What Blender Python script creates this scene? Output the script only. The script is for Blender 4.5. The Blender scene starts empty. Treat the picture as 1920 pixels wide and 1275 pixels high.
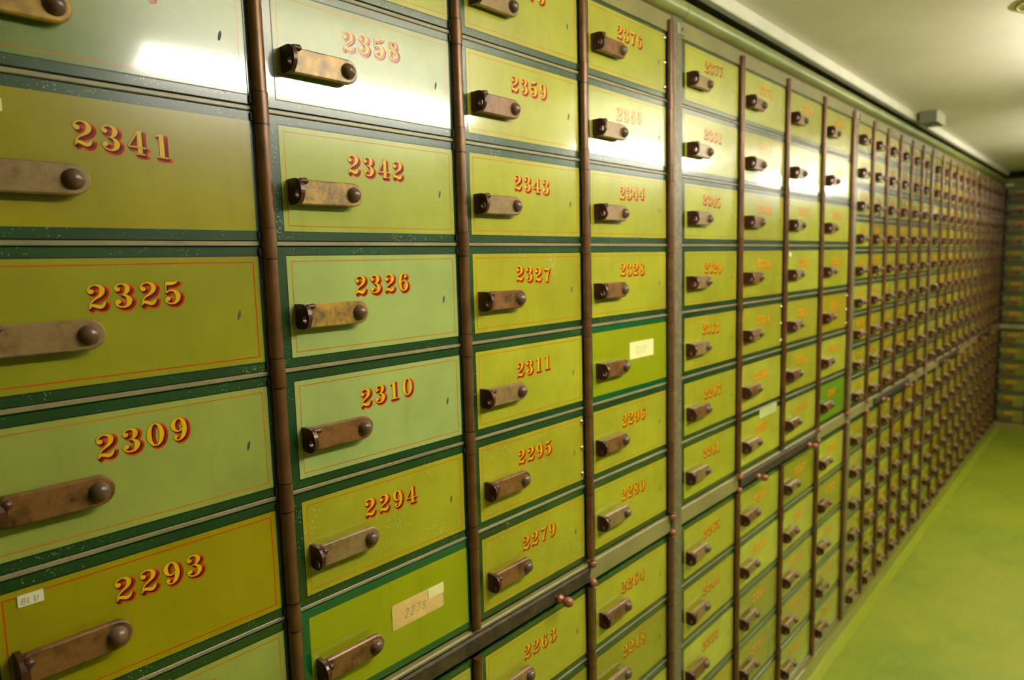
import bpy, math, random
from mathutils import Vector, Matrix
random.seed(7)
sc = bpy.context.scene
col = sc.collection

# ---------------------------------------------------------------- units
# one unit u = the pitch of a wide column of boxes (0.34 m); wall frame: x along the
# wall, Y up (0 = top of the top row), z out of the wall into the corridor
S = 0.34
YF = -6.14                       # floor
YC = 0.40                       # ceiling
XE = 20.84                       # plane of the far end wall
ZR = 7.6                         # opposite wall
XB = -7.0                        # wall behind the camera
def P(x, Y, z): return Vector((x * S, -z * S, (Y - YF) * S))

# ---------------------------------------------------------------- camera
CX, CY, CZ, FPX = -0.31898, -1.55549, 2.39095, 1278.28
RROWS = ((0.66783, -0.02648, 0.74384), (-0.10095, -0.99336, 0.05527), (0.73743, -0.112, -0.66607))
def w2b(v): return Vector((v[0], -v[2], v[1]))
right, down, fwd = (w2b(r).normalized() for r in RROWS)
cam_data = bpy.data.cameras.new('camera')
cam = bpy.data.objects.new('camera', cam_data); col.objects.link(cam)
up = -down
cam.matrix_world = Matrix(((right.x, up.x, -fwd.x, 0), (right.y, up.y, -fwd.y, 0), (right.z, up.z, -fwd.z, 0), (0, 0, 0, 1)))
cam.location = P(CX, CY, CZ)
cam_data.sensor_width = 36.0
cam_data.lens = 36.0 * FPX / 1920.0
cam_data.clip_start = 0.02
cam_data.dof.use_dof = True
cam_data.dof.focus_distance = 0.90
cam_data.dof.aperture_fstop = 4.4
sc.camera = cam
def project(x, Y, z):
    d = (x - CX, Y - CY, z - CZ)
    q = [sum(r[i] * d[i] for i in range(3)) for r in RROWS]
    if q[2] < 0.05: return None
    return 960 + FPX * q[0] / q[2], 637.5 + FPX * q[1] / q[2]

# ---------------------------------------------------------------- world, exposure
w = bpy.data.worlds.new('world'); sc.world = w; w.use_nodes = True
w.node_tree.nodes['Background'].inputs[0].default_value = (0.9, 0.95, 0.8, 1)
w.node_tree.nodes['Background'].inputs[1].default_value = 0.02
sc.view_settings.view_transform = 'Standard'
sc.view_settings.look = 'None'
sc.view_settings.gamma = 1.0
sc.view_settings.use_curve_mapping = False
sc.view_settings.exposure = 0.0
sc.cycles.use_denoising = True
sc.cycles.sample_clamp_indirect = 6.0
sc.cycles.max_bounces = 8
LAMP_STRENGTH = 60.0
LAMP_COLOR = (1.0, 0.95, 0.82)
LAMPS = [(1.58, 4.70), (6.63, 9.75), (12.3, 16.4)]      # from x to x, along the corridor
LAMP_Z, LAMP_W, LAMP_Y0 = 2.74, 0.32, -0.12

# ---------------------------------------------------------------- materials
M = {}
def new_mat(name):
    m = bpy.data.materials.new(name); m.use_nodes = True
    nt = m.node_tree; b = nt.nodes['Principled BSDF']
    M[name] = m
    return m, nt, b
def nd(nt, typ, **kw):
    n = nt.nodes.new(typ)
    for k, v in kw.items(): setattr(n, k, v)
    return n
def c4(c): return (c[0], c[1], c[2], 1)
def srgb(r, g, b):
    f = lambda v: (v / 255 / 12.92) if v / 255 <= 0.04045 else ((v / 255 + 0.055) / 1.055) ** 2.4
    return (f(r), f(g), f(b))
def ramp(nt, src, stops):
    r = nd(nt, 'ShaderNodeValToRGB'); nt.links.new(src, r.inputs[0])
    e = r.color_ramp.elements
    while len(e) > 2: e.remove(e[0])
    e[0].position, e[0].color = stops[0][0], c4(stops[0][1])
    e[1].position, e[1].color = stops[-1][0], c4(stops[-1][1])
    for p, c_ in stops[1:-1]:
        k = e.new(p); k.color = c4(c_)
    return r.outputs[0]
def coords(nt, scale, use_random=True):
    t = nd(nt, 'ShaderNodeTexCoord'); mp = nd(nt, 'ShaderNodeMapping')
    mp.inputs['Scale'].default_value = scale
    nt.links.new(t.outputs['Object'], mp.inputs['Vector'])
    if use_random:
        oi = nd(nt, 'ShaderNodeObjectInfo'); mu = nd(nt, 'ShaderNodeMath', operation='MULTIPLY')
        nt.links.new(oi.outputs['Random'], mu.inputs[0]); mu.inputs[1].default_value = 37.0
        cb = nd(nt, 'ShaderNodeCombineXYZ')
        for i in range(3): nt.links.new(mu.outputs[0], cb.inputs[i])
        ad = nd(nt, 'ShaderNodeVectorMath', operation='ADD')
        nt.links.new(mp.outputs[0], ad.inputs[0]); nt.links.new(cb.outputs[0], ad.inputs[1])
        return ad.outputs[0]
    return mp.outputs[0]
def noise(nt, vec, scale, detail=4, rough=0.55):
    n = nd(nt, 'ShaderNodeTexNoise'); n.inputs['Scale'].default_value = scale
    n.inputs['Detail'].default_value = detail; n.inputs['Roughness'].default_value = rough
    nt.links.new(vec, n.inputs['Vector']); return n.outputs['Fac']
def mixc(nt, fac, a, b):
    mx = nd(nt, 'ShaderNodeMix', data_type='RGBA')
    for s, v in ((mx.inputs[0], fac), (mx.inputs[6], a), (mx.inputs[7], b)):
        if hasattr(v, 'is_linked'): nt.links.new(v, s)
        else: s.default_value = v if isinstance(v, (int, float)) else c4(v)
    return mx.outputs[2]
def bump(nt, b, h, strength, dist=0.001):
    bp = nd(nt, 'ShaderNodeBump'); bp.inputs['Strength'].default_value = strength
    bp.inputs['Distance'].default_value = dist
    nt.links.new(h, bp.inputs['Height']); nt.links.new(bp.outputs[0], b.inputs['Normal'])

def paint(name, c, mottle=0.18, speck=0.0, rough=0.26, speck_col=(0.55, 0.58, 0.38), dirt=0.25, wave=0.12, coat=1.0):
    """glossy varnished enamel: soft mottling, faint vertical streaks, small chips"""
    m, nt, b = new_mat(name)
    v = coords(nt, (1, 1, 1))
    n1 = noise(nt, v, 9, 5)
    lo = tuple(x * (1 - mottle) for x in c); hi = tuple(min(1, x * (1 + mottle)) for x in c)
    base = ramp(nt, n1, [(0.3, lo), (0.7, hi)])
    n2 = noise(nt, coords(nt, (60, 60, 7)), 1.0, 3)
    base = mixc(nt, ramp(nt, n2, [(0.55, (0, 0, 0)), (0.85, (dirt, dirt, dirt))]), base, tuple(x * 0.6 for x in c))
    n3 = noise(nt, v, 26, 6, 0.7)
    pale = ramp(nt, n3, [(0.66, (0, 0, 0)), (0.86, (0.3, 0.3, 0.3))])
    base = mixc(nt, pale, base, tuple(min(1, x * 1.35 + 0.03) for x in c))
    if speck:
        vo = nd(nt, 'ShaderNodeTexVoronoi'); vo.inputs['Scale'].default_value = 290
        nt.links.new(v, vo.inputs['Vector'])
        n4 = noise(nt, v, 17, 5, 0.65)
        th = nd(nt, 'ShaderNodeMath', operation='MULTIPLY'); nt.links.new(n4, th.inputs[0]); th.inputs[1].default_value = speck
        lt = nd(nt, 'ShaderNodeMath', operation='LESS_THAN')
        nt.links.new(vo.outputs['Distance'], lt.inputs[0])
        sb = nd(nt, 'ShaderNodeMath', operation='SUBTRACT'); nt.links.new(th.outputs[0], sb.inputs[0]); sb.inputs[1].default_value = speck * 0.5 - speck * 0.09
        nt.links.new(sb.outputs[0], lt.inputs[1])
        base = mixc(nt, lt.outputs[0], base, speck_col)
    nt.links.new(base, b.inputs['Base Color'])
    b.inputs['Roughness'].default_value = rough
    b.inputs['IOR'].default_value = 1.6
    b.inputs['Coat Weight'].default_value = coat
    b.inputs['Coat Roughness'].default_value = 0.09
    b.inputs['Coat IOR'].default_value = 1.5
    n5 = noise(nt, v, 45, 3)
    bump(nt, b, n5, wave, 0.0006)
    return m
def plain(name, c, rough=0.5, metal=0.0, var=0.2, scale=20, bmp=0.0, coat=0.0):
    m, nt, b = new_mat(name)
    n1 = noise(nt, coords(nt, (1, 1, 1)), scale, 4)
    base = ramp(nt, n1, [(0.3, tuple(x * (1 - var) for x in c)), (0.7, tuple(min(1, x * (1 + var)) for x in c))])
    nt.links.new(base, b.inputs['Base Color'])
    b.inputs['Roughness'].default_value = rough; b.inputs['Metallic'].default_value = metal
    if bmp: bump(nt, b, n1, bmp, 0.001)
    if coat:
        b.inputs['Coat Weight'].default_value = coat; b.inputs['Coat Roughness'].default_value = 0.08
    return m

PANELS = {
    'olive':  srgb(156, 144, 8), 'sage': srgb(162, 180, 100), 'leaf': srgb(170, 171, 40), 'worn': srgb(164, 162, 34), 'pea': srgb(154, 165, 74), 'fern': srgb(112, 132, 62), 'mist': srgb(138, 154, 92),
    'moss':   srgb(148, 146, 24), 'lime': srgb(184, 187, 56), 'ochre': srgb(174, 160, 20),
    'dark': srgb(116, 120, 30), 'fresh':  srgb(152, 160, 12), 'vivid': srgb(112, 158, 20), 'grass': srgb(166, 175, 66),  # the first tone here has the end wall's shade put into its colour
}
for k, c in PANELS.items():
    paint('panel_' + k, c, speck=0.0 if k in ('fresh', 'vivid') else (0.9 if k == 'worn' else 0.3), mottle=0.05 if k in ('fresh', 'vivid') else 0.13)
paint('border_old', srgb(15, 60, 22), mottle=0.3, speck=0.95, rough=0.3, speck_col=(0.42, 0.46, 0.25))
paint('border_shaded', srgb(12, 30, 16), mottle=0.2, rough=0.4, coat=0.2)  # border with the shade of the end wall mixed into the paint
paint('border_new', srgb(0, 84, 42), mottle=0.08, rough=0.2)
paint('frame_green', srgb(132, 126, 70), mottle=0.18, rough=0.52, speck=0.3, coat=0.0)
paint('rail_metal', srgb(138, 130, 92), mottle=0.25, rough=0.36, coat=0.0, speck=0.4, dirt=0.6)
paint('crown_green', srgb(134, 140, 72), mottle=0.12, rough=0.42, coat=0.15)
paint('plinth_paint', srgb(128, 124, 30), mottle=0.12, rough=0.35)
plain('black_line', (0.006, 0.008, 0.005), 0.4)
plain('nick_grey', srgb(70, 66, 46), 0.6, var=0.5, scale=200)
plain('pin_stripe', srgb(196, 106, 18), 0.25, coat=1.0)
plain('pin_stripe_red', srgb(206, 30, 8), 0.25, coat=1.0)
plain('recess_dark', (0.004, 0.004, 0.003), 0.7)
plain('gold_leaf', srgb(244, 190, 20), 0.25, var=0.1, coat=1.0)
plain('number_outline', (0.018, 0.012, 0.006), 0.3, coat=1.0)
plain('number_maroon', srgb(108, 18, 10), 0.25, var=0.1, coat=1.0)
plain('number_red', srgb(240, 70, 26), 0.25, var=0.1, coat=1.0)
plain('paper_cream', srgb(240, 232, 160), 0.7, var=0.06)
plain('paper_tan', srgb(228, 192, 112), 0.7, var=0.1, scale=40)
plain('paper_white', srgb(236, 230, 196), 0.7, var=0.05)
plain('tape_pale', srgb(196, 204, 128), 0.4, var=0.08)
plain('pencil', srgb(170, 150, 80), 0.8)
plain('pencil_pale', srgb(206, 186, 112), 0.8)
plain('lacquer_brown', srgb(106, 72, 40), 0.32, 0.3, var=0.3, scale=30)
plain('lug_brown', srgb(72, 38, 22), 0.32, var=0.3, scale=60)
plain('knob_brown', srgb(98, 74, 56), 0.3, var=0.25, scale=40)
plain('bead_copper', srgb(150, 92, 62), 0.28, var=0.2)
plain('slide_wood', srgb(60, 48, 26), 0.6, var=0.6, scale=60, bmp=0.2)
plain('chrome', (0.75, 0.75, 0.72), 0.18, 1.0, var=0.05)
plain('steel_worn', srgb(112, 104, 76), 0.42, 0.0, var=0.3, scale=70, bmp=0.15)
plain('ceiling_plaster', srgb(236, 229, 210), 0.85, var=0.06, scale=3)
plain('fascia_cream', srgb(238, 234, 212), 0.55, var=0.05, scale=12)
plain('wall_green', srgb(98, 100, 46), 0.6, var=0.1, scale=4)
plain('plastic_grey', srgb(128, 128, 108), 0.5, var=0.06)
plain('plastic_pale', srgb(212, 208, 172), 0.5, var=0.04)
plain('ring_olive', srgb(150, 146, 80), 0.6, var=0.05)
plain('fixture_white', srgb(225, 222, 205), 0.5, var=0.03)

def brass(name, c, dark, amount):
    m, nt, b = new_mat(name)
    v = coords(nt, (1, 1, 1))
    n1 = noise(nt, v, 42, 6, 0.65)
    base = ramp(nt, n1, [(amount - 0.1, dark), (amount + 0.12, c)])
    n2 = noise(nt, v, 90, 3)
    base = mixc(nt, ramp(nt, n2, [(0.45, (0, 0, 0)), (0.8, (0.5, 0.5, 0.5))]), base, tuple(x * 1.35 for x in c))
    nt.links.new(base, b.inputs['Base Color'])
    b.inputs['Roughness'].default_value = 0.36; b.inputs['Metallic'].default_value = 0.1
    bump(nt, b, n2, 0.12, 0.0005)
brass('brass_tan', srgb(142, 116, 74), srgb(112, 86, 50), 0.42)
brass('brass_dark', srgb(124, 86, 44), srgb(60, 34, 14), 0.42)
brass('brass_gold', srgb(186, 146, 58), srgb(112, 88, 52), 0.52)

m, nt, b = new_mat('floor_lino')
v = coords(nt, (1, 1, 1), False)
n1 = noise(nt, v, 1.8, 5, 0.6)
base = ramp(nt, n1, [(0.3, srgb(106, 128, 8)), (0.55, srgb(132, 142, 14)), (0.78, srgb(144, 146, 26))])
n2 = noise(nt, coords(nt, (3, 14, 3), False), 2.0, 5, 0.7)
base = mixc(nt, ramp(nt, n2, [(0.5, (0, 0, 0)), (0.8, (0.35, 0.35, 0.35))]), base, srgb(160, 158, 50))
nt.links.new(base, b.inputs['Base Color']); b.inputs['Roughness'].default_value = 0.6
bump(nt, b, noise(nt, v, 180, 2), 0.1, 0.001)
plain('floor_edge', srgb(142, 154, 20), 0.45, var=0.06, scale=6)

m, nt, b = new_mat('lamp_diffuser')
b.inputs['Base Color'].default_value = (0.9, 0.9, 0.85, 1)
b.inputs['Emission Color'].default_value = c4(LAMP_COLOR)
b.inputs['Emission Strength'].default_value = LAMP_STRENGTH

# ---------------------------------------------------------------- mesh builder (units u, local frame: x right, y up, z out)
class MB:
    def __init__(s): s.v = []; s.f = []
    def face(s, pts, mat, smooth=False):
        i = len(s.v); s.v += [tuple(p) for p in pts]; s.f.append((tuple(range(i, i + len(pts))), mat, smooth))
    def mesh(s, vs, fs, mat, smooth=False):
        i = len(s.v); s.v += [tuple(p) for p in vs]
        for f in fs: s.f.append((tuple(i + k for k in f), mat, smooth))
    def box(s, x0, x1, y0, y1, z0, z1, mat, bev=0.0):
        if bev <= 0:
            vs = [(x, y, z) for z in (z0, z1) for y in (y0, y1) for x in (x0, x1)]
            s.mesh(vs, [(0, 2, 3, 1), (4, 5, 7, 6), (0, 1, 5, 4), (2, 6, 7, 3), (0, 4, 6, 2), (1, 3, 7, 5)], mat)
        else:
            a = bev
            rings = [[(x0, y0, z0), (x1, y0, z0), (x1, y1, z0), (x0, y1, z0)],
                     [(x0, y0, z1 - a), (x1, y0, z1 - a), (x1, y1, z1 - a), (x0, y1, z1 - a)],
                     [(x0 + a, y0 + a, z1), (x1 - a, y0 + a, z1), (x1 - a, y1 - a, z1), (x0 + a, y1 - a, z1)]]
            vs = sum(rings, [])
            fs = [(3, 2, 1, 0), (8, 9, 10, 11)]
            for r in (0, 4):
                for k in range(4):
                    n = (k + 1) % 4; fs.append((r + k, r + n, r + 4 + n, r + 4 + k))
            s.mesh(vs, fs, mat)
    def extrude(s, poly, axis, a0, a1, mat, smooth=False):
        """poly in the two other axes, swept along axis ('x','y','z')"""
        def p3(p, a):
            return {'x': (a, p[0], p[1]), 'y': (p[0], a, p[1]), 'z': (p[0], p[1], a)}[axis]
        n = len(poly)
        vs = [p3(p, a0) for p in poly] + [p3(p, a1) for p in poly]
        s.mesh(vs, [tuple(range(n))[::-1], tuple(range(n, 2 * n))], mat)
        s.mesh(vs, [(k, (k + 1) % n, n + (k + 1) % n, n + k) for k in range(n)], mat, smooth)
    def lathe(s, prof, c, axis, mat, seg=16):
        """prof: (radius, height) along axis from centre c"""
        vs = []; n = len(prof)
        for r, h in prof:
            for k in range(seg):
                a = 2 * math.pi * k / seg; u, w_ = r * math.cos(a), r * math.sin(a)
                vs.append({'z': (c[0] + u, c[1] + w_, c[2] + h), 'y': (c[0] + u, c[1] + h, c[2] + w_), 'x': (c[0] + h, c[1] + u, c[2] + w_)}[axis])
        fs = []
        for i in range(n - 1):
            for k in range(seg):
                fs.append((i * seg + k, i * seg + (k + 1) % seg, (i + 1) * seg + (k + 1) % seg, (i + 1) * seg + k))
        s.mesh(vs, fs, mat, True)
        s.mesh(vs[-seg:], [tuple(range(seg))], mat); s.mesh(vs[:seg], [tuple(range(seg))[::-1]], mat)
    def tube(s, pts, r, mat, seg=8):
        pts = [Vector(p) for p in pts]; vs = []
        for i, p in enumerate(pts):
            t = (pts[min(i + 1, len(pts) - 1)] - pts[max(i - 1, 0)]).normalized()
            a = Vector((0, 0, 1)) if abs(t.z) < 0.9 else Vector((1, 0, 0))
            n1 = t.cross(a).normalized(); n2 = t.cross(n1)
            for k in range(seg):
                an = 2 * math.pi * k / seg
                vs.append(p + n1 * (r * math.cos(an)) + n2 * (r * math.sin(an)))
        fs = [(i * seg + k, i * seg + (k + 1) % seg, (i + 1) * seg + (k + 1) % seg, (i + 1) * seg + k) for i in range(len(pts) - 1) for k in range(seg)]
        s.mesh(vs, fs, mat, True)
        s.mesh(vs[:seg], [tuple(range(seg))], mat); s.mesh(vs[-seg:], [tuple(range(seg))], mat)
    def add(s, o, fn=lambda p: p, remap=None):
        i = len(s.v); s.v += [tuple(fn(p)) for p in o.v]
        for f, m_, sm in o.f: s.f.append((tuple(i + k for k in f), (remap or {}).get(m_, m_), sm))
    def data(s, name):
        me = bpy.data.meshes.new(name)
        me.from_pydata([(x * S, -z * S, y * S) for x, y, z in s.v], [], [f for f, _, _ in s.f])
        names = []
        for _, m_, _ in s.f:
            if m_ not in names: names.append(m_)
        for n in names: me.materials.append(M[n])
        idx = {n: i for i, n in enumerate(names)}
        me.polygons.foreach_set('material_index', [idx[m_] for _, m_, _ in s.f])
        me.polygons.foreach_set('use_smooth', [sm for _, _, sm in s.f])
        me.update()
        return me
def obj(name, mesh, parent=None, loc=None):
    if isinstance(mesh, MB): mesh = mesh.data(name)
    o = bpy.data.objects.new(name, mesh); col.objects.link(o)
    if parent is not None: o.parent = parent
    if loc is not None: o.location = loc
    return o
def tag(o, label=None, cat=None, group=None, kind=None):
    if label: o['label'] = label
    if cat: o['category'] = cat
    if group: o['group'] = group
    if kind: o['kind'] = kind
    return o
def thing(name, loc, label, cat, group=None, rz=0.0):
    o = bpy.data.objects.new(name, None); col.objects.link(o)
    o.location = loc; o.rotation_euler = (0, 0, rz); o.empty_display_size = 0.05
    return tag(o, label, cat, group)
def L(x, y, z): return Vector((x * S, -z * S, y * S))       # local offset

# ---------------------------------------------------------------- the room
def world_mesh(mb, name, kind='structure'):
    """mb given in wall-frame coordinates with Y measured from the top of the boxes"""
    q = MB(); q.add(mb, lambda p: (p[0], p[1] - YF, p[2]))
    return tag(obj(name, q), kind=kind)
r = MB(); r.box(XB, XE + 0.6, YF - 0.3, YF, -0.6, ZR + 0.3, 'floor_lino'); world_mesh(r, 'floor')
r = MB(); r.box(XB, XE + 0.6, YC, YC + 0.3, -0.6, ZR + 0.3, 'ceiling_plaster'); world_mesh(r, 'ceiling')
r = MB(); r.box(XB, XE + 0.6, YF, YC, -0.9, -0.6, 'recess_dark'); world_mesh(r, 'wall_left')
r = MB(); r.box(XE + 0.6, XE + 0.9, YF, YC, -0.6, ZR + 0.3, 'recess_dark'); world_mesh(r, 'wall_end')
r = MB(); r.box(XB, XE + 0.6, YF, YC, ZR, ZR + 0.3, 'wall_green'); world_mesh(r, 'wall_right')
r = MB(); r.box(XB - 0.3, XB, YF, YC, -0.6, ZR + 0.3, 'wall_green'); world_mesh(r, 'wall_back')
# fascia strip under the ceiling edge along the long wall
r = MB(); r.box(XB, XE + 0.3, YC - 0.105, YC, -0.02, 0.045, 'fascia_cream', 0.008); world_mesh(r, 'trim_1')
# lighter strip of floor along the plinth
r = MB(); r.box(XB, XE - 0.07, YF, YF + 0.004, 0.045, 0.16, 'floor_edge'); world_mesh(r, 'trim_2')

# ---------------------------------------------------------------- layout of a cabinet module (4 u wide + stile)
HU, HL, LEDGE = 0.4864, 0.4824, 0.1517
Y_LEDGE = -7 * HU
Y_LOW = Y_LEDGE - LEDGE
Y_BOT = Y_LOW - 5 * HL
MODW, STILE = 4.0, 0.16
def rows(small):
    nu, nl = (9, 6) if small else (7, 5)
    hu, hl = 7 * HU / nu, 5 * HL / nl
    return [(-k * hu, -(k + 1) * hu) for k in range(nu)] + [(Y_LOW - k * hl, Y_LOW - (k + 1) * hl) for k in range(nl)]
RODR = 0.027
def half_round(r, z0, zh, n=10):
    """(x, z) outline of a half-round bead lying on the doors"""
    return [(-r, z0)] + [(-r * math.cos(math.pi * k / n), z0 + 0.006 + zh * math.sin(math.pi * k / n)) for k in range(n + 1)] + [(r, z0)]
def rod_mesh(y0, y1, finial_top, finial_bottom):
    m = MB()
    a0 = y0 + (0.055 if finial_bottom else 0); a1 = y1 - (0.055 if finial_top else 0)
    m.extrude(half_round(RODR, 0.005, 0.026), 'y', a0, a1, 'lacquer_brown', True)
    return m
def finial_mesh():
    m = MB(); R_ = 0.026
    m.lathe([(0.016, -0.055), (0.014, -0.046)] + [(max(0.003, R_ * math.sin(math.pi * k / 8)), -0.024 - R_ * math.cos(math.pi * k / 8)) for k in range(1, 9)], (0, 0, 0), 'y', 'bead_copper', 12)
    return m.data('finial')
FINIAL = finial_mesh()
def knuckle_mesh():
    m = MB()
    m.extrude(half_round(RODR * 1.08, 0.005, 0.029), 'y', -0.055, 0.055, 'lacquer_brown', True)
    for s_ in (-1, 1):
        m.box(-RODR * 1.08 - 0.010, -RODR * 0.9, s_ * 0.030 - 0.014, s_ * 0.030 + 0.014, 0.004, 0.008, 'recess_dark')
        m.extrude(half_round(RODR * 1.09, 0.005, 0.0295), 'y', s_ * 0.056 - 0.002, s_ * 0.056 + 0.002, 'black_line', True)
    return m.data('knuckle')
KNUCKLE = knuckle_mesh()
def slide_knob_mesh():
    m = MB()
    pr = [(0.012, 0.0), (0.012, 0.012)]
    pr += [(0.012 + 0.016 * math.sin(math.pi * k / 6), 0.012 + 0.036 * k / 6) for k in range(1, 6)]
    pr += [(0.012, 0.052)]
    pr += [(max(0.002, 0.030 * math.sin(math.pi * (0.12 + 0.88 * k / 8))), 0.086 - 0.032 * math.cos(math.pi * (0.12 + 0.88 * k / 8))) for k in range(9)]
    m.lathe(pr, (0, 0, 0), 'z', 'bead_copper', 14)
    return m.data('slide_knob')
SLIDE_KNOB = slide_knob_mesh()

def cabinet(x0, small, label, root_loc=None, rz=0.0, rods_detail=True, last=False):
    """one bank of the vault wall: carcass, rails, stile, hinge rods, ledge, pull-out shelf, crown, plinth"""
    t = thing('vault_cabinet', P(x0, YF, 0) if root_loc is None else root_loc, label, 'cabinet', None, rz)
    up_ = -YF
    W = MODW + STILE
    ncol = 6 if small else 4
    cw = MODW / ncol
    rr = rows(small)
    q = MB(); q.box(0, W, 0.0, up_ + 0.005, -0.55, -0.045, 'recess_dark'); obj('carcass', q, t)
    # rails between the rows, full width (front is set back behind the doors)
    nu = 9 if small else 7
    for k, (a, b_) in enumerate(rr):
        if k == 0 or k == nu: continue
        q = MB(); q.box(0.0, MODW, a - 0.0085 + up_, a + 0.0085 + up_, -0.045, -0.002, 'rail_metal', 0.003); obj('rail', q, t)
    q = MB(); q.box(0.0, W, up_ - 0.037, up_ + 0.078, -0.045, 0.004, 'frame_green', 0.003); obj('top_rail', q, t)
    q = MB(); q.box(0.0, W, Y_BOT + up_ - 0.03, Y_BOT + up_ + 0.009, -0.045, 0.008, 'frame_green', 0.004); obj('bottom_rail', q, t)
    # plinth with a lit lip on top
    q = MB(); q.box(0.0, W - (0.13 if last else 0), 0.0, Y_BOT + up_ - 0.03, -0.045, 0.045, 'plinth_paint', 0.006); obj('plinth', q, t)
    # crown: brown line, bull nose, flat top
    q = MB()
    W2 = W - (0.13 if last else 0.006)
    q.box(0.0, W2, up_ + 0.078, up_ + 0.087, -0.045, 0.006, 'lacquer_brown')
    poly = [(up_ + 0.087, -0.045), (up_ + 0.087, 0.0)]
    poly += [(up_ + 0.147 - 0.06 * math.cos(math.pi * k / 16), 0.062 * math.sin(math.pi * k / 16)) for k in range(1, 16)]
    poly += [(up_ + 0.207, 0.0), (up_ + 0.207, -0.045)]
    q.extrude(poly, 'x', 0.0, W2, 'crown_green', True)
    obj('crown_moulding', q, t)
    # thick stile on the right
    q = MB()
    q.extrude([(MODW + 0.014, -0.045), (MODW + 0.014, 0.012), (MODW + 0.028, 0.024), (MODW + STILE - 0.03, 0.024), (MODW + STILE - 0.004, 0.006), (MODW + STILE - 0.004, -0.045)],
              'y', Y_BOT + up_ - 0.02, up_ + 0.076, 'steel_worn')
    st = obj('stile', q, t)
    q = MB(); q.box(MODW + 0.07, MODW + 0.158, up_ - 0.035, up_ + 0.045, 0.0, 0.030, 'chrome', 0.004)
    q.lathe([(0.012, 0), (0.012, 0.004), (0.004, 0.008)], (MODW + 0.125, up_ + 0.005, 0.030), 'z', 'steel_worn', 10)
    obj('corner_plate', q, st)['label'] = 'bright metal corner plate'
    # ledge between the upper and the lower rows
    sx0, sx1 = 1.03, 2.97
    yl0, yl1 = Y_LOW + up_ + 0.012, Y_LEDGE + up_ - 0.012
    for a, b_ in ((0.0, sx0 - 0.02), (sx1 + 0.02, MODW)):
        q = MB(); q.box(a, b_, yl0, yl1, -0.045, 0.006, 'frame_green', 0.006); obj('ledge_panel', q, t)
    q = MB(); q.box(sx0 - 0.02, sx1 + 0.02, yl1 - 0.022, yl1, -0.045, 0.012, 'frame_green', 0.006); obj('ledge_rail', q, t)
    q = MB(); q.box(sx0 - 0.02, sx1 + 0.02, yl0, yl0 + 0.010, -0.045, 0.004, 'frame_green', 0.003); obj('ledge_rail', q, t)
    q = MB()
    y0, y1 = yl0 + 0.013, yl1 - 0.025
    q.box(sx0, sx1, y0, y1, -0.4, 0.022, 'slide_wood', 0.006)
    q.box(sx0, sx1, y1 - 0.012, y1 - 0.004, 0.020, 0.027, 'slide_wood', 0.003)
    sl = obj('pull_out_shelf', q, t)
    for kx in (sx0 + 0.30, sx1 - 0.34):
        obj('shelf_knob', SLIDE_KNOB, sl, L(kx, (y0 + y1) / 2 - 0.01, 0.022))
    # hinge rods
    for c in range(1, ncol + 1):
        xr = c * cw - 0.016
        mid = sx0 + 0.05 < xr < sx1 - 0.05
        for (ya, yb, top, bot) in ((Y_LEDGE - (0.0 if mid else 0.035), 0.035, False, not mid), (Y_BOT - 0.0, Y_LOW + (-0.005 if mid else 0.045), not mid, False)):
            rd = obj('hinge_rod', rod_mesh(ya + up_, yb + up_, top, bot), t, L(xr, 0, 0.0))
            if rods_detail:
                for (a, b_) in rr:
                    if ya + 0.1 < a < yb - 0.12: obj('hinge_knuckle', KNUCKLE, rd, L(0, a + up_, 0))
            if bot:
                f = obj('finial', FINIAL, rd, L(0, ya + up_, 0.032)); f.rotation_euler = (math.pi, 0, 0)
            if top:
                obj('finial', FINIAL, rd, L(0, yb + up_, 0.032))
    return t

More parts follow.
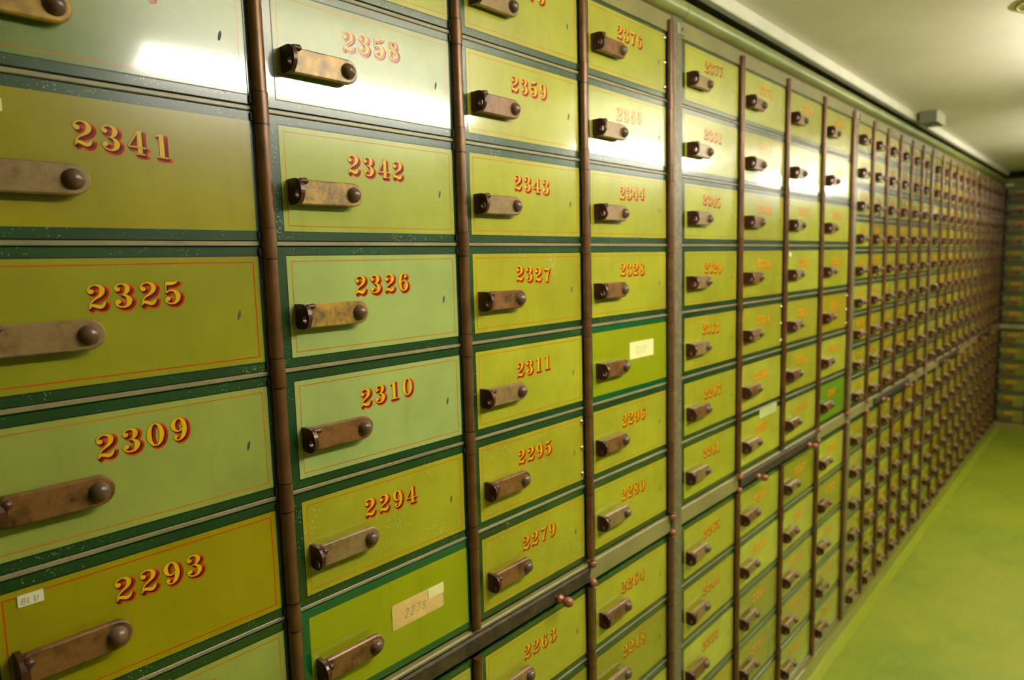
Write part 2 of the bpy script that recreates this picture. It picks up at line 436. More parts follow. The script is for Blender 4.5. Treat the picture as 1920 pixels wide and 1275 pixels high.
# ---------------------------------------------------------------- hand-lettered numerals
def arcpts(cx, cy, rx, ry, a0, a1, n, w0, w1):
    out = []
    for k in range(n + 1):
        a = math.radians(a0 + (a1 - a0) * k / n)
        f = abs(math.cos(a)) ** 1.6
        out.append((cx + rx * math.cos(a), cy + ry * math.sin(a), w0 + (w1 - w0) * f))
    return out
SIX = ([[(.47, .84, .03), (.4, .95, .03), (.29, .975, .03), (.17, .86, .075), (.105, .66, .1), (.09, .45, .105), (.125, .2, .085), (.2, .07, .05), (.29, .025, .03), (.41, .09, .065), (.475, .2, .09), (.49, .32, .095), (.45, .48, .07), (.37, .565, .04), (.29, .585, .028), (.2, .53, .025), (.13, .4, .02)]], [(.42, .81, .085)])
NUMERALS = {
    '0': ([arcpts(.29, .5, .215, .47, 90, 450, 28, .024, .1)], [], .6),
    '1': ([[(.23, .98, .10), (.23, .02, .10)], [(.03, .84, .004), (.1, .9, .03), (.2, .955, .035)], [(.02, .025, .026), (.44, .025, .026)]], [], .47),
    '2': ([[(.045, .72, .03), (.07, .84, .03), (.15, .94, .03), (.28, .975, .03), (.4, .93, .06), (.47, .84, .09), (.48, .72, .1), (.43, .59, .08), (.32, .48, .05), (.2, .38, .03), (.11, .26, .024), (.06, .12, .024), (.05, .03, .02)],
           [(.05, .05, .04), (.1, .15, .055), (.18, .17, .075), (.28, .13, .085), (.38, .09, .085), (.46, .13, .07), (.52, .22, .04), (.55, .32, .01)]], [(.135, .72, .1)], .6),
    '3': ([[(.04, .76, .03), (.08, .87, .03), (.16, .95, .03), (.27, .975, .03), (.38, .93, .06), (.44, .85, .09), (.445, .74, .1), (.4, .62, .07), (.33, .55, .03), (.22, .53, .015)],
           [(.22, .53, .015), (.34, .51, .03), (.44, .43, .075), (.49, .3, .11), (.45, .14, .085), (.37, .05, .05), (.27, .025, .03), (.15, .06, .03), (.07, .14, .03), (.04, .25, .03)]], [(.13, .76, .095), (.13, .25, .095)], .6),
    '4': ([[(.40, .98, .09), (.40, .02, .09)], [(.37, .97, .026), (.03, .31, .026)], [(.01, .30, .03), (.6, .30, .03)], [(.24, .025, .026), (.56, .025, .026)]], [], .62),
    '5': ([[(.08, .9, .08), (.25, .89, .08), (.38, .91, .065), (.46, .95, .035), (.53, 1.0, .006)], [(.09, .92, .02), (.08, .5, .02)],
           [(.08, .5, .02), (.16, .57, .028), (.26, .6, .03), (.38, .56, .065), (.46, .47, .095), (.49, .33, .11), (.45, .16, .085), (.37, .06, .05), (.26, .025, .03), (.15, .06, .03), (.07, .13, .03), (.04, .23, .03)]], [(.13, .24, .095)], .6),
    '6': (SIX[0], SIX[1], .6),
    '7': ([[(.05, .83, .008), (.09, .9, .055), (.18, .91, .08), (.3, .89, .08), (.42, .9, .06), (.52, .95, .03), (.55, .98, .012)], [(.54, .96, .02), (.45, .76, .035), (.36, .56, .06), (.29, .34, .09), (.26, .14, .11), (.26, .03, .11)], [(.05, .98, .018), (.05, .8, .018)]], [], .58),
    '8': ([arcpts(.28, .745, .175, .23, 0, 360, 24, .024, .05), arcpts(.29, .275, .225, .25, 0, 360, 24, .024, .06), [(.13, .84, .05), (.14, .74, .085), (.22, .62, .1), (.34, .48, .105), (.45, .36, .09), (.5, .24, .06)]], [], .6),
}
NUMERALS['9'] = ([[(.58 - x, 1 - y, w_) for x, y, w_ in st] for st in SIX[0]], [(.58 - x, 1 - y, r_) for x, y, r_ in SIX[1]], .6)
def smooth_stroke(st, n):
    if len(st) < 3 or n < 2: return st
    out = []
    for i in range(len(st) - 1):
        p0, p1, p2, p3 = st[max(i - 1, 0)], st[i], st[i + 1], st[min(i + 2, len(st) - 1)]
        for k in range(n):
            t = k / n
            out.append(tuple(0.5 * (2 * b_ + (c - a) * t + (2 * a - 5 * b_ + 4 * c - d) * t * t + (3 * b_ - a - 3 * c + d) * t ** 3) for a, b_, c, d in zip(p0, p1, p2, p3)))
    out.append(st[-1]); return out
def digit_polys(ch, grow, sub, weight=1.0):
    """list of convex polygons (x, y) in digit units"""
    strokes, balls, _ = NUMERALS[ch]; polys = []
    for st in strokes:
        st = smooth_stroke(st, sub); edge = []
        n = len(st)
        for i in range(n):
            a, b_ = st[max(i - 1, 0)], st[min(i + 1, n - 1)]
            dx, dy = b_[0] - a[0], b_[1] - a[1]; l = math.hypot(dx, dy) or 1
            e = grow if grow else 0
            x, y = st[i][0], st[i][1]
            if e and i == 0: x -= dx / l * e; y -= dy / l * e
            if e and i == n - 1: x += dx / l * e; y += dy / l * e
            w_ = max(st[i][2] * 0.76 * weight, 0.004) + (0.005 if st[i][2] > 0.012 else 0) + e
            edge.append(((x - dy / l * w_, y + dx / l * w_), (x + dy / l * w_, y - dx / l * w_)))
        for i in range(n - 1): polys.append([edge[i][1], edge[i + 1][1], edge[i + 1][0], edge[i][0]])
    seg = 14 if sub > 1 else 8
    for x, y, r_ in balls: polys.append([(x + (r_ * .94 + grow) * math.cos(2 * math.pi * k / seg), y + (r_ * .94 + grow) * math.sin(2 * math.pi * k / seg)) for k in range(seg)])
    return polys
def number_mesh(text, h, width, fine=True, tilt=0.0, weight=1.0):
    """painted numerals with outline, maroon shade and red drop shade, centred, digit height h, overall width"""
    m = MB(); ws = [NUMERALS[c][2] for c in text]
    tot = sum(ws); XS = 1.2; pitch = (width / h - 0.6 * XS) / max(1, len(text) - 1)
    layers = [('number_red', [(.16, -.05), (.16, -.12), (.10, -.16)], .012, .0003), ('number_maroon', [(.03, -.045), (.06, -.085)], .012, .0005), ('number_outline', [(.004, -.004)], .011, .0007), ('gold_leaf', [(0, 0)], 0, .0009)]
    if not fine: layers = [('number_red', [(.10, -.11)], .012, .0004), ('gold_leaf', [(0, 0)], 0, .0009)]
    for mat, offs, g, z in layers:
        x = -width / h / 2
        for c, w_ in zip(text, ws):
            for ox, oy in offs:
                for p in digit_polys(c, g, 3 if fine else 1, weight):
                    pts = []
                    for a, b_ in p:
                        X, Y = (x + a * XS + (0.6 - w_) * XS / 2 + ox) * h, (b_ + oy - 0.5) * h
                        pts.append((X, Y + X * tilt, z))
                    m.face(pts, mat)
            x += pitch
    return m

# ---------------------------------------------------------------- door and latch meshes
def door_mesh(wd, hh, panel, border, stripe, nick=True, top=0.012):
    """local origin: bottom left of the cell; door slab with painted border, panel and pin stripe on the front"""
    m = MB()
    x0, x1, y0, y1 = 0.016, wd - 0.046, 0.012, hh - top
    b_ = 0.003
    def ring(r0, r1, z, mat):
        (ax0, ax1, ay0, ay1), (bx0, bx1, by0, by1) = r0, r1
        A = [(ax0, ay0), (ax1, ay0), (ax1, ay1), (ax0, ay1)]; B = [(bx0, by0), (bx1, by0), (bx1, by1), (bx0, by1)]
        for k in range(4):
            n = (k + 1) % 4
            m.face([(*A[k], z), (*A[n], z), (*B[n], z), (*B[k], z)], mat)
    # slab sides, bevel
    vs = []
    for (X0, X1, Y0, Y1, z) in ((x0, x1, y0, y1, -0.04), (x0, x1, y0, y1, -b_), (x0 + b_ / 2, x1 - b_ / 2, y0 + b_ / 2, y1 - b_ / 2, 0.0)):
        vs += [(X0, Y0, z), (X1, Y0, z), (X1, Y1, z), (X0, Y1, z)]
    fs = [(3, 2, 1, 0)]
    for r0 in (0, 4):
        for k in range(4):
            n = (k + 1) % 4; fs.append((r0 + k, r0 + n, r0 + 4 + n, r0 + 4 + k))
    m.mesh(vs, fs, border)
    px0, px1, py0, py1 = 0.056, wd - 0.058, 0.047, hh - 0.047 - (0.012 if top > 0.02 else 0)
    e = 0.0045
    rA = (x0 + b_ / 2, x1 - b_ / 2, y0 + b_ / 2, y1 - b_ / 2)
    rB = (px0 - e, px1 + e, py0 - e, py1 + e)
    rC = (px0, px1, py0, py1)
    ring(rA, rB, 0, border)
    ring(rB, rC, 0, 'black_line' if stripe else border)
    if stripe:
        i = 0.019; s_ = 0.0034
        rD = (px0 + i, px1 - i, py0 + i, py1 - i); rE = (px0 + i + s_, px1 - i - s_, py0 + i + s_, py1 - i - s_)
        ring(rC, rD, 0, panel); ring(rD, rE, 0, stripe); rC = rE
    m.face([(rC[0], rC[2], 0), (rC[1], rC[2], 0), (rC[1], rC[3], 0), (rC[0], rC[3], 0)], panel)
    if nick:
        # worn slot mark right of the number
        X, Y = wd - 0.145, hh * 0.47
        m.face([(X + 0.006 * math.cos(2 * math.pi * k / 10) + 0.004 * math.sin(2 * math.pi * k / 10), Y + 0.018 * math.sin(2 * math.pi * k / 10), 0.0006) for k in range(10)], 'nick_grey')
    return m
def strap_mesh(mat):
    """flat hasp strap: square left end, round right end, raised on two short feet"""
    m = MB(); l, hw = 0.31, 0.047
    out = [(0.0, -hw), (l - hw, -hw)] + [(l - hw + hw * math.sin(math.pi * k / 12), -hw * math.cos(math.pi * k / 12)) for k in range(1, 12)] + [(l - hw, hw), (0.0, hw)]
    n = len(out); b_ = 0.005
    def inset(p):
        cx = min(max(p[0], 0.03), l - hw); d = math.hypot(p[0] - cx, p[1]) or 1
        return (p[0] - (p[0] - cx) / d * b_ if p[0] > l - hw else p[0] + (b_ if p[0] < 0.001 else 0), p[1] * (1 - b_ / hw))
    vs = [(x, y, 0.024) for x, y in out] + [(x, y, 0.042) for x, y in out] + [(*inset(p), 0.047) for p in out]
    fs = [tuple(range(n))[::-1], tuple(range(2 * n, 3 * n))]
    m.mesh(vs, fs, mat)
    m.mesh(vs, [(r0 + k, r0 + (k + 1) % n, r0 + n + (k + 1) % n, r0 + n + k) for r0 in (0, n) for k in range(n)], mat)
    m.box(0.02, 0.06, -0.03, 0.03, 0.0, 0.025, 'lug_brown')
    m.box(0.23, 0.285, -0.03, 0.03, 0.0, 0.025, 'lug_brown')
    return m.data('hasp_strap')
def knob_mesh():
    m = MB(); R_ = 0.029
    m.lathe([(R_ * 1.08, 0.0), (R_ * 1.08, 0.004)] + [(max(0.001, R_ * math.cos(math.pi / 2 * k / 8)), 0.005 + 0.026 * math.sin(math.pi / 2 * k / 8)) for k in range(0, 9)], (0, 0, 0), 'z', 'knob_brown', 20)
    return m.data('knob')
def lug_mesh(curled):
    """staple standing out from the door: plate in the y-z plane with rounded outer end and an eye"""
    m = MB(); hw = 0.049; zl = 0.052; t0, t1 = -0.008, 0.008
    if curled: zl = 0.036
    n = 14
    out = [(-hw, 0.0)] + [(-hw * math.cos(math.pi * k / n), zl + (0.042 if not curled else 0.05) * math.sin(math.pi * k / n)) for k in range(n + 1)] + [(hw, 0.0)]
    er = 0.016; ec = (-0.010 if not curled else -0.022, zl + 0.014)
    # two faces with the eye cut out: bridge outline to eye by sorting on angle
    N = 28
    def ray(a):
        dx, dy = math.cos(a), math.sin(a); best = None
        for i in range(len(out)):
            p, q_ = out[i], out[(i + 1) % len(out)]
            ex, ey = q_[0] - p[0], q_[1] - p[1]; den = dx * ey - dy * ex
            if abs(den) < 1e-9: continue
            t = ((p[0] - ec[0]) * ey - (p[1] - ec[1]) * ex) / den; u = ((p[0] - ec[0]) * dy - (p[1] - ec[1]) * dx) / den
            if t > 0 and -1e-6 <= u <= 1 + 1e-6 and (best is None or t < best): best = t
        return (ec[0] + dx * best, ec[1] + dy * best)
    O = [ray(2 * math.pi * k / N + 0.05) for k in range(N)]
    I = [(ec[0] + er * math.cos(2 * math.pi * k / N + 0.05), ec[1] + er * math.sin(2 * math.pi * k / N + 0.05)) for k in range(N)]
    vs = []
    for t in (t0, t1):
        vs += [(t, y, z) for y, z in O] + [(t, y, z) for y, z in I]
    fs = []
    for k in range(N):
        n2 = (k + 1) % N
        fs.append((k, n2, N + n2, N + k)); fs.append((2 * N + k, 3 * N + k, 3 * N + n2, 2 * N + n2))
        fs.append((k, 2 * N + k, 2 * N + n2, n2)); fs.append((N + k, N + n2, 3 * N + n2, 3 * N + k))
    m.mesh(vs, fs, 'lug_brown')
    # second leaf and turn pin on the strap side
    out2 = [(-hw * 0.96, 0.03)] + [(-hw * 0.96 * math.cos(math.pi * k / 10), 0.046 + 0.010 * math.sin(math.pi * k / 10)) for k in range(11)] + [(hw * 0.96, 0.03)]
    m.extrude(out2, 'x', 0.010, 0.020, 'lug_brown')
    if curled:
        m.lathe([(0.012, 0.0), (0.015, 0.006), (0.015, 0.016), (0.008, 0.024)], (0.006, 0.028, 0.066), 'x', 'lug_brown', 10)
    else:
        m.lathe([(0.010, 0.0), (0.012, 0.02), (0.013, 0.026), (0.007, 0.034)], (0.004, 0.038, 0.068), 'x', 'lug_brown', 8)
    return m.data('staple_lug')
STRAP = {k: strap_mesh(k) for k in ('brass_tan', 'brass_dark', 'brass_gold')}
KNOB = knob_mesh()
LUG = [lug_mesh(False), lug_mesh(True)]
def screw_mesh():
    m = MB(); m.lathe([(0.017, 0), (0.017, 0.004), (0.013, 0.008), (0.004, 0.010)], (0, 0, 0), 'z', 'chrome', 12); return m.data('screw')
SCREW = screw_mesh()

DOORS = {}
def door_data(wd, hh, panel, border, stripe, nick, top):
    k = (round(wd, 4), round(hh, 4), panel, border, stripe, nick, top)
    if k not in DOORS: DOORS[k] = door_mesh(wd, hh, panel, border, stripe, nick, top).data('door')
    return DOORS[k]

def paper(w_, h_, mat, corner=0.008):
    m = MB(); p = []
    for cx, cy, a in ((w_ / 2 - corner, h_ / 2 - corner, 0), (-w_ / 2 + corner, h_ / 2 - corner, 90), (-w_ / 2 + corner, -h_ / 2 + corner, 180), (w_ / 2 - corner, -h_ / 2 + corner, 270)):
        for k in range(4):
            t = math.radians(a + 30 * k); p.append((cx + corner * math.cos(t), cy + corner * math.sin(t)))
    m.extrude(p, 'z', 0.0002, 0.0022, mat)
    return m
PEN = {'B': [[(0, 0), (0, 1)], [(0, 1), (.4, .95), (.45, .75), (.35, .55), (0, .5)], [(.0, .5), (.45, .45), (.5, .2), (.35, .02), (0, 0)]],
       'L': [[(0, 1), (0, 0), (.5, 0)]], 'U': [[(0, 1), (.05, .2), (.25, 0), (.45, .2), (.5, 1)]],
       '2': [[(0, .75), (.2, 1), (.45, .85), (.4, .55), (0, 0), (.5, 0)]], '7': [[(0, 1), (.5, 1), (.2, 0)]], '3': [[(0, .9), (.3, 1), (.45, .8), (.2, .55), (.5, .3), (.3, 0), (0, .1)]],
       '1': [[(.1, .8), (.3, 1), (.3, 0)]], '8': [[(.25, .5), (0, .8), (.25, 1), (.5, .8), (.25, .5), (0, .2), (.25, 0), (.5, .2), (.25, .5)]]}
def handwriting(m, text, x, y, h, pitch, mat, w_=0.0022):
    for c in text:
        for st in PEN[c]:
            for (a, b_), (c_, d) in zip(st[:-1], st[1:]):
                ax, ay, bx, by = x + a * h + b_ * h * .2, y + b_ * h, x + c_ * h + d * h * .2, y + d * h
                l = math.hypot(bx - ax, by - ay) or 1; nx, ny = -(by - ay) / l * w_, (bx - ax) / l * w_
                m.face([(ax + nx, ay + ny, .0030), (ax - nx, ay - ny, .0030), (bx - nx, by - ny, .0030), (bx + nx, by + ny, .0030)], mat)
        x += pitch

# ---------------------------------------------------------------- one deposit box
ORD = ['first', 'second', 'third', 'fourth', 'fifth', 'sixth', 'seventh', 'eighth', 'ninth', 'tenth', 'eleventh', 'twelfth', 'thirteenth', 'fourteenth', 'fifteenth', 'sixteenth', 'seventeenth', 'eighteenth']
TONE_WORD = {'pea': 'pea green', 'worn': 'chipped yellow-green', 'fern': 'dark fern green', 'mist': 'greyish green', 'dark': 'shaded green', 'olive': 'dark olive', 'sage': 'pale sage green', 'leaf': 'yellow-green', 'moss': 'olive green', 'lime': 'light yellow-green', 'ochre': 'yellowish olive', 'fresh': 'freshly repainted green', 'vivid': 'bright grass green', 'grass': 'light green'}
def deposit_box(loc, rz, wd, hh, tone, number, label, group, strap='brass_tan', curled=False, fine=True, stripe='pin_stripe', nick=True,
                num_dx=0.0, num_dy=0.0, num_tilt=0.0, hx=0.085, hy=None, ny=None, dtilt=(0, 0), top=0.012, weight=1.0):
    t = thing('deposit_box', loc, label, 'safe deposit box', group, rz)
    border = {'fresh': 'border_new', 'dark': 'border_shaded'}.get(tone, 'border_old')
    if tone in ('fresh', 'vivid'): stripe = None
    d = obj('door', door_data(wd, hh, 'panel_' + tone, border, stripe, nick, top), t)
    t.rotation_euler = (math.radians(dtilt[0]), 0, rz + math.radians(dtilt[1]))      # every door hangs a hair differently
    big = wd > 0.9
    hy = hh - (0.283 if big else hh * 0.64) if hy is None else hy
    ny = hh - (0.160 if big else hh * 0.34) if ny is None else ny
    if number:
        nw, nh = (0.285, 0.078) if big else (0.22, 0.06)
        obj('painted_number', number_mesh(number, nh, nw, fine, num_tilt, weight), t, L(wd * (0.5 if big else 0.48) + num_dx, ny + num_dy, 0.0004))
    s = obj('hasp_strap', STRAP[strap], t, L(hx, hy, 0))
    obj('knob', KNOB, s, L(0.263, 0.0, 0.046))
    obj('staple_lug', LUG[1 if curled else 0], s, L(0.006, 0.0, 0.0))
    return t, d

# ---------------------------------------------------------------- build the banks
banks = [(0.0, False, 'green steel vault bank nearest the camera, framing columns of wide boxes 2293 to 2296'),
         (4.16, False, 'second green vault bank of wide boxes, right of the first thick metal stile'),
         (8.32, True, 'first vault bank of narrow boxes, following the second thick metal stile'),
         (12.48, True, 'second vault bank of narrow boxes, halfway down the long wall'),
         (16.64, True, 'farthest vault bank of narrow boxes on the long wall, reaching the corner')]
for x0, small, lab in banks: cabinet(x0, small, lab, last=x0 > 16)
cabinet(0, True, 'dark vault bank facing down the corridor on the far end wall', P(XE, YF, 0.02), -math.pi / 2, rods_detail=False)
# plain painted casing closing the wall left of the first bank (out of frame) and right of the end bank
q = MB(); q.box(XB, -0.01, YF, 0.2, -0.5, 0.0, 'frame_green'); world_mesh(q, 'trim_3')
q = MB(); q.box(XE, XE + 0.5, YF, 0.2, 4.2, ZR, 'frame_green'); world_mesh(q, 'trim_4')

# wide boxes: number = 2373 + column - 16 * row
TONES = {0: ['fern', 'fern', 'olive', 'moss', 'pea', 'olive', 'pea', 'sage', 'moss', 'leaf', 'moss', 'leaf'],
         1: ['leaf', 'mist', 'grass', 'sage', 'sage', 'worn', 'fresh', 'grass', 'leaf', 'moss', 'leaf', 'moss'],
         2: ['leaf', 'leaf', 'leaf', 'worn', 'leaf', 'worn', 'worn', 'leaf', 'moss', 'leaf', 'moss', 'leaf'],
         3: ['leaf', 'grass', 'leaf', 'leaf', 'fresh', 'leaf', 'leaf', 'leaf', 'moss', 'leaf', 'leaf', 'moss']}
rng = random.Random(3)
wide_rows = rows(False)
nearby = {}
ROW1_TILT = {}
for bank in (0, 1):
    for c in range(4):
        for k, (yt, yb) in enumerate(wide_rows):
            ci = bank * 4 + c
            n = 2373 + ci - 16 * k
            tone = TONES[c][k] if bank == 0 else rng.choice(['leaf', 'lime', 'leaf', 'moss', 'lime', 'ochre', 'leaf'])
            if ci == 7 and k == 6: tone = 'vivid'
            if ci == 5 and k == 9: tone = 'moss'
            hh = yt - yb
            number = str(n)
            lab = f'{TONE_WORD[tone]} deposit box with gold number {n} painted on its door'
            kw = {}
            if n == 2278: number, lab = None, 'freshly repainted green deposit box with a torn tan paper label instead of painted number'
            if n == 2312: number, lab = None, 'freshly repainted green deposit box with a small white card instead of painted number'
            if n == 2293: lab = 'olive deposit box numbered 2293 with a small white paper slip at upper left'
            if n == 2284: lab = 'bright grass green deposit box just above the ledge, without red pin stripe'
            if n == 2295: lab = 'yellow-green deposit box numbered 2295 with three screws along its right edge'
            strap = rng.choice(['brass_tan', 'brass_tan', 'brass_dark'])
            if ci == 1 and k in (1, 2): strap = 'brass_gold'
            if ci == 0 and k in (0, 1): strap = 'brass_gold'
            if k in (4, 5, 6, 7) and ci < 4: strap = 'brass_dark' if (ci + k) % 3 else 'brass_tan'
            if ci == 1 and k == 3: strap = 'brass_gold'
            if ci == 0 and k in (2, 3): strap = 'brass_tan'
            curled = k >= 5 or (k == 4 and ci in (0, 4))
            dt = (rng.uniform(-.15, .15), rng.uniform(-.08, .08))
            stripe = 'pin_stripe'
            if n in (2325, 2293): stripe = 'pin_stripe_red'
            if n == 2341: stripe = None
            if bank == 1 and rng.random() < 0.4: stripe = None
            t, d = deposit_box(P(bank * 4.16 + c, yb, 0), 0, 1.0, hh, tone, number, lab, 'wide deposit boxes', strap, curled, fine=ci < 5, weight=1.0 if ci < 3 else (1.2 if ci == 3 else 1.5),
                               stripe=stripe, nick=n not in (2278, 2312, 2293, 2341), num_dx=rng.uniform(-.02, .02), num_dy=rng.uniform(-.012, .012),
                               num_tilt=rng.uniform(-.06, .06), dtilt=dt, top=0.040 if k == 0 else 0.012, hx=0.085 + rng.uniform(-.008, .008), hy=hh - (0.296 if k < 3 else 0.278) + rng.uniform(-.006, .006))
            nearby[(ci, k)] = t
            if n == 2278:
                pm = paper(0.31, 0.118, 'paper_tan', 0.012); handwriting(pm, '2278', -0.085, -0.024, 0.042, 0.034, 'pencil')
                pl = obj('paper_label', pm, t, L(0.622, 0.262, 0.0004)); pl['label'] = 'torn tan paper label with faint handwriting'
                pm = paper(0.098, 0.05, 'paper_cream', 0.003); obj('paper_scrap', pm, pl, L(0.108, 0.036, 0.0024))['label'] = 'pale yellow scrap stuck over the label'
                pm = paper(0.15, 0.112, 'paper_cream', 0.02)
            if n == 2312:
                pm = paper(0.30, 0.112, 'paper_cream', 0.008); handwriting(pm, '2312', -0.08, -0.024, 0.045, 0.034, 'pencil_pale')
                obj('paper_label', pm, t, L(0.62, 0.284, 0.0004))['label'] = 'small white card with faint handwriting'
            if n == 2293:
                pm = paper(0.066, 0.036, 'paper_white', 0.002); handwriting(pm, 'BLU', -0.024, -0.011, 0.018, 0.016, 'pencil_pale', .0012)
                obj('paper_label', pm, t, L(0.146, hh - 0.083, 0.0004))['label'] = 'white slip with pencilled letters'
            if n == 2341:
                pm = paper(0.05, 0.036, 'paper_cream', 0.002); obj('paper_label', pm, t, L(0.180, hh - 0.10, 0.0004))['label'] = 'cream paper slip'
            if n in (2347, 2331):
                q = MB(); q.lathe([(0.022, 0.0), (0.022, 0.003)], (0, 0, 0), 'z', 'paper_white', 14)  # white disc drawn in place of a bright glint
                obj('glint_dot', q, t, L(0.135, hh - 0.085, 0.0004))['label'] = 'round white dot standing for a glint'
            if n == 2282:
                q = paper(0.40, 0.085, 'tape_pale', 0.004); obj('tape', q, t, L(0.66, hh - 0.045, 0.0004))['label'] = 'pale strip of old tape along the top edge'
            if n in (2295, 2376, 2314, 2316):
                for j in range(3): obj('screw', SCREW, t, L(1.0 - 0.066, hh * (0.17 + 0.33 * j), 0.0004))

# narrow boxes on the three far banks: 300 largest boxes in view stay individual, the rest go into one mesh
small_rows = rows(True)
rest = MB()
REST_LATCH = MB()
REST_LATCH.box(0.08, 0.36, -0.045, 0.045, 0.004, 0.034, 'brass_tan', 0.008)
REST_LATCH.box(0.075, 0.095, -0.048, 0.048, 0.0, 0.09, 'lug_brown', 0.006)
REST_LATCH.lathe([(0.03, 0.034), (0.024, 0.052), (0.006, 0.06)], (0.345, 0, 0), 'z', 'knob_brown', 8)
cw = 4.0 / 6
sc_col = 0
for bank in range(3):
    x0 = 8.32 + 4.16 * bank
    for c in range(6):
        for k, (yt, yb) in enumerate(small_rows):
            hh = yt - yb
            tone = rng.choice(['leaf', 'lime', 'leaf', 'lime', 'moss', 'ochre', 'grass', 'leaf'])
            if (sc_col, k) in ((3, 7), (2, 3), (0, 12)): tone = 'ochre'
            num = str(2381 + sc_col + 18 * (14 - k))
            if bank == 2 and c >= 3:
                dm = door_mesh(cw, hh, 'panel_' + tone, 'border_old', None, False, 0.040 if k == 0 else 0.012)
                rest.add(dm, lambda p: (p[0] + x0 + c * cw, p[1] + yb - YF, p[2]))
                rest.add(REST_LATCH, lambda p: (p[0] + x0 + c * cw, p[1] + yb - YF + hh * 0.36, p[2]))
                rest.add(number_mesh(num, 0.06, 0.22, False, 0.0, 1.5), lambda p: (p[0] + x0 + (c + .48) * cw, p[1] + yb - YF + hh * 0.66, p[2] + .0004))
                continue
            where = f'{ORD[k]} from top' if k < 9 else f'{ORD[k - 9]} below the ledge'
            pos = 'first narrow column after the wide boxes' if sc_col == 0 else f'{ORD[sc_col]} narrow column after the wide boxes'
            lab = f'small green deposit box, {where}, {pos}'
            deposit_box(P(x0 + c * cw, yb, 0), 0, cw, hh, tone, num, lab, 'narrow deposit boxes on the long wall', 'brass_tan', k > 8, fine=False, weight=1.5,
                        stripe=None, nick=False, num_dx=rng.uniform(-.01, .01), dtilt=(rng.uniform(-.15, .15), rng.uniform(-.1, .1)), hx=0.075, top=0.040 if k == 0 else 0.012)
        sc_col += 1
for c in range(6):
    for k, (yt, yb) in enumerate(small_rows):
        hh = yt - yb
        tone = 'dark'  # darker paint stands in for the dim light on this wall
        num = str(3001 + c + 6 * (14 - k))
        if c == 0:
            where = f'{ORD[k]} from top' if k < 9 else f'{ORD[k - 9]} below the dark band'
            deposit_box(P(XE, yb, 0.02), -math.pi / 2, cw, hh, tone, num, f'green deposit box darkened by painted shade on the far end wall, {where}', 'deposit boxes on the far end wall',
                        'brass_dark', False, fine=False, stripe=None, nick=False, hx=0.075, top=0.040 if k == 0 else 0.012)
        else:
            def tr(p, c=c, yb=yb): return (XE - p[2], p[1] + yb - YF, 0.02 + c * cw + p[0])
            rest.add(door_mesh(cw, hh, 'panel_' + tone, 'border_shaded', None, False, 0.040 if k == 0 else 0.012), tr)
            rest.add(REST_LATCH, lambda p: tr((p[0], p[1] + hh * 0.36, p[2])))
            rest.add(number_mesh(num, 0.06, 0.22, False, 0.0, 1.5), lambda p: tr((p[0] + .48 * cw, p[1] + hh * 0.66, p[2] + .0004)))
tag(obj('deposit_boxes', rest), 'farthest narrow deposit boxes crowding the corner at the end of the long wall', 'safe deposit box', None, 'stuff')

# ---------------------------------------------------------------- padlocks hanging in staple eyes
def padlock(x, Y, label, tall=0.075, wid=0.062):
    t = thing('padlock', P(x, Y - 0.5 * tall, 0.062), label, 'padlock', 'small padlocks hanging from latches', math.radians(60))
    q = MB(); q.box(-wid / 2, wid / 2, -tall / 2, tall / 2, -0.014, 0.014, 'chrome', 0.006); obj('body', q, t)
    q = MB(); q.tube([(-wid * .3, tall / 2 - .004, 0), (-wid * .3, tall / 2 + .03, 0)] + [(-wid * .3 * math.cos(math.pi * k / 8), tall / 2 + .03 + wid * .3 * math.sin(math.pi * k / 8), 0) for k in range(1, 8)] + [(wid * .3, tall / 2 + .03, 0), (wid * .3, tall / 2 - .004, 0)], 0.006, 'chrome', 8)
    obj('shackle', q, t)
padlock(9.08, -1.03, 'bright round-shackled padlock on a narrow box, third from top, second narrow column')
padlock(9.08, -1.80, 'shiny padlock on the narrow box fifth from top in the second narrow column')
padlock(7.28, -5.12, 'steel padlock dangling from a wide box low down, near the floor')
padlock(12.62, -2.12, 'tiny glinting padlock near the middle of the long wall, sixth row of narrow boxes')

# ---------------------------------------------------------------- ceiling fittings
t = thing('junction_box', P(11.15, YC - 0.15, 0.20), 'grey junction box on the ceiling edge strip above the narrow boxes', 'electrical box')
q = MB(); q.box(-0.26, 0.26, 0.0, 0.148, -0.107, 0.10, 'plastic_grey', 0.01); obj('box_body', q, t)
q = MB(); q.box(-0.275, 0.275, -0.004, 0.146, 0.101, 0.118, 'plastic_pale', 0.004); obj('cover', q, t)['label'] = 'pale front cover'
q = MB(); q.lathe([(0.03, 0.0), (0.03, 0.02), (0.022, 0.024)], (0.05, -0.024, 0.0), 'y', 'plastic_grey', 10); obj('cable_gland', q, t)

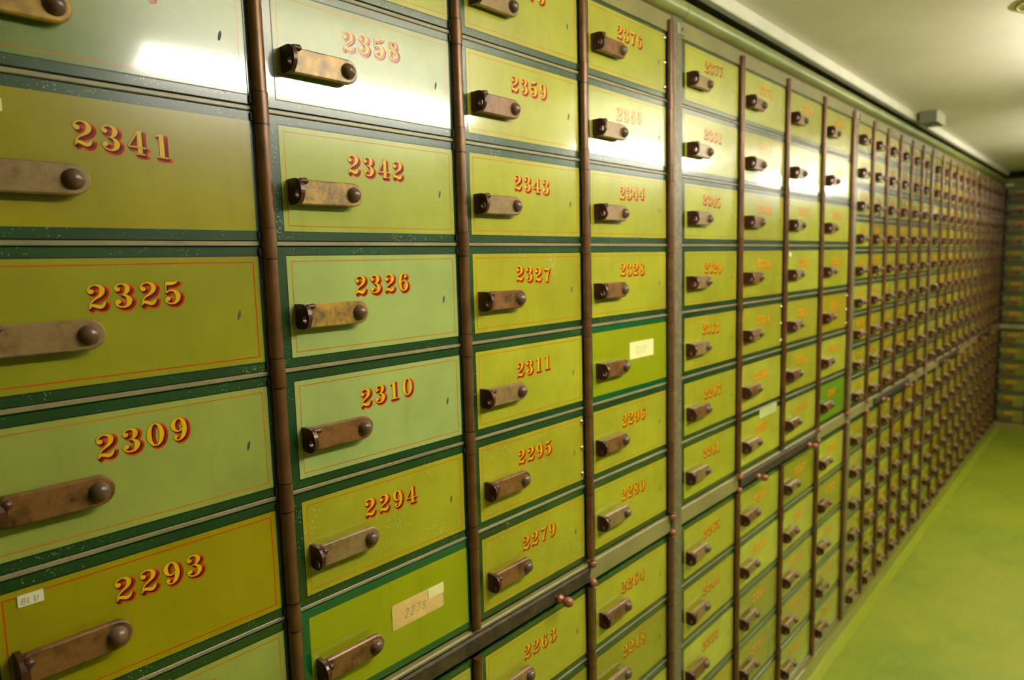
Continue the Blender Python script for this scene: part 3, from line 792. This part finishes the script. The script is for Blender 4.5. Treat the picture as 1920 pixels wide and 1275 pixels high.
t = thing('ceiling_fitting', P(6.78, YC, 1.86), 'round shallow fitting with an olive rim on the ceiling, cut by the frame corner', 'ceiling fitting')
q = MB(); q.lathe([(0.27, -0.001), (0.27, -0.02), (0.25, -0.022), (0.25, -0.001)], (0, 0, 0), 'y', 'ring_olive', 40); obj('rim', q, t)
q = MB(); q.lathe([(0.248, -0.001), (0.248, -0.014), (0.08, -0.03), (0.002, -0.032)], (0, 0, 0), 'y', 'ceiling_plaster', 40); obj('cover', q, t)

q = MB(); q.box(-0.085, 0.085, -0.025, 0.025, 0.0, 0.006, 'paper_white', 0.001)
o = obj('notice_card', q, None, P(XE - 0.055, 0.045, 0.10)); o.rotation_euler = (0, 0, -math.pi / 2)
tag(o, 'small white card at the top of the far end wall by the corner', 'card')

for i, (xa, xb) in enumerate(LAMPS):
    t = thing('ceiling_light', P((xa + xb) / 2, YC, LAMP_Z), ['long fluorescent ceiling light nearest the camera', 'middle long fluorescent ceiling light', 'farthest long fluorescent ceiling light'][i], 'ceiling light', 'fluorescent lights along the corridor')
    hl = (xb - xa) / 2; y0 = LAMP_Y0 - YC
    q = MB(); hw = LAMP_W / 2
    q.extrude([(y0 + 0.10, -hw * .7), (y0 + 0.05, -hw), (y0 + 0.02, -hw * .9), (y0, -hw * .6), (y0, hw * .6), (y0 + 0.02, hw * .9), (y0 + 0.05, hw), (y0 + 0.10, hw * .7)], 'x', -hl, hl, 'lamp_diffuser')
    obj('diffuser', q, t)
    q = MB(); q.box(-hl, hl, y0 + 0.101, y0 + 0.125, -0.05, 0.05, 'fixture_white', 0.004); obj('spine', q, t)
    for s_ in (-1, 1):
        q = MB(); a = s_ * (hl + 0.012); q.box(a - 0.011, a + 0.011, y0 - 0.004, y0 + 0.11, -hw - 0.01, hw + 0.01, 'fixture_white'); obj('end_cap', q, t)
        q = MB(); q.lathe([(0.02, y0 + 0.12), (0.02, -0.02), (0.07, -0.02), (0.07, -0.002)], (s_ * hl * 0.6, 0, 0), 'y', 'fixture_white', 12); obj('hanger', q, t)
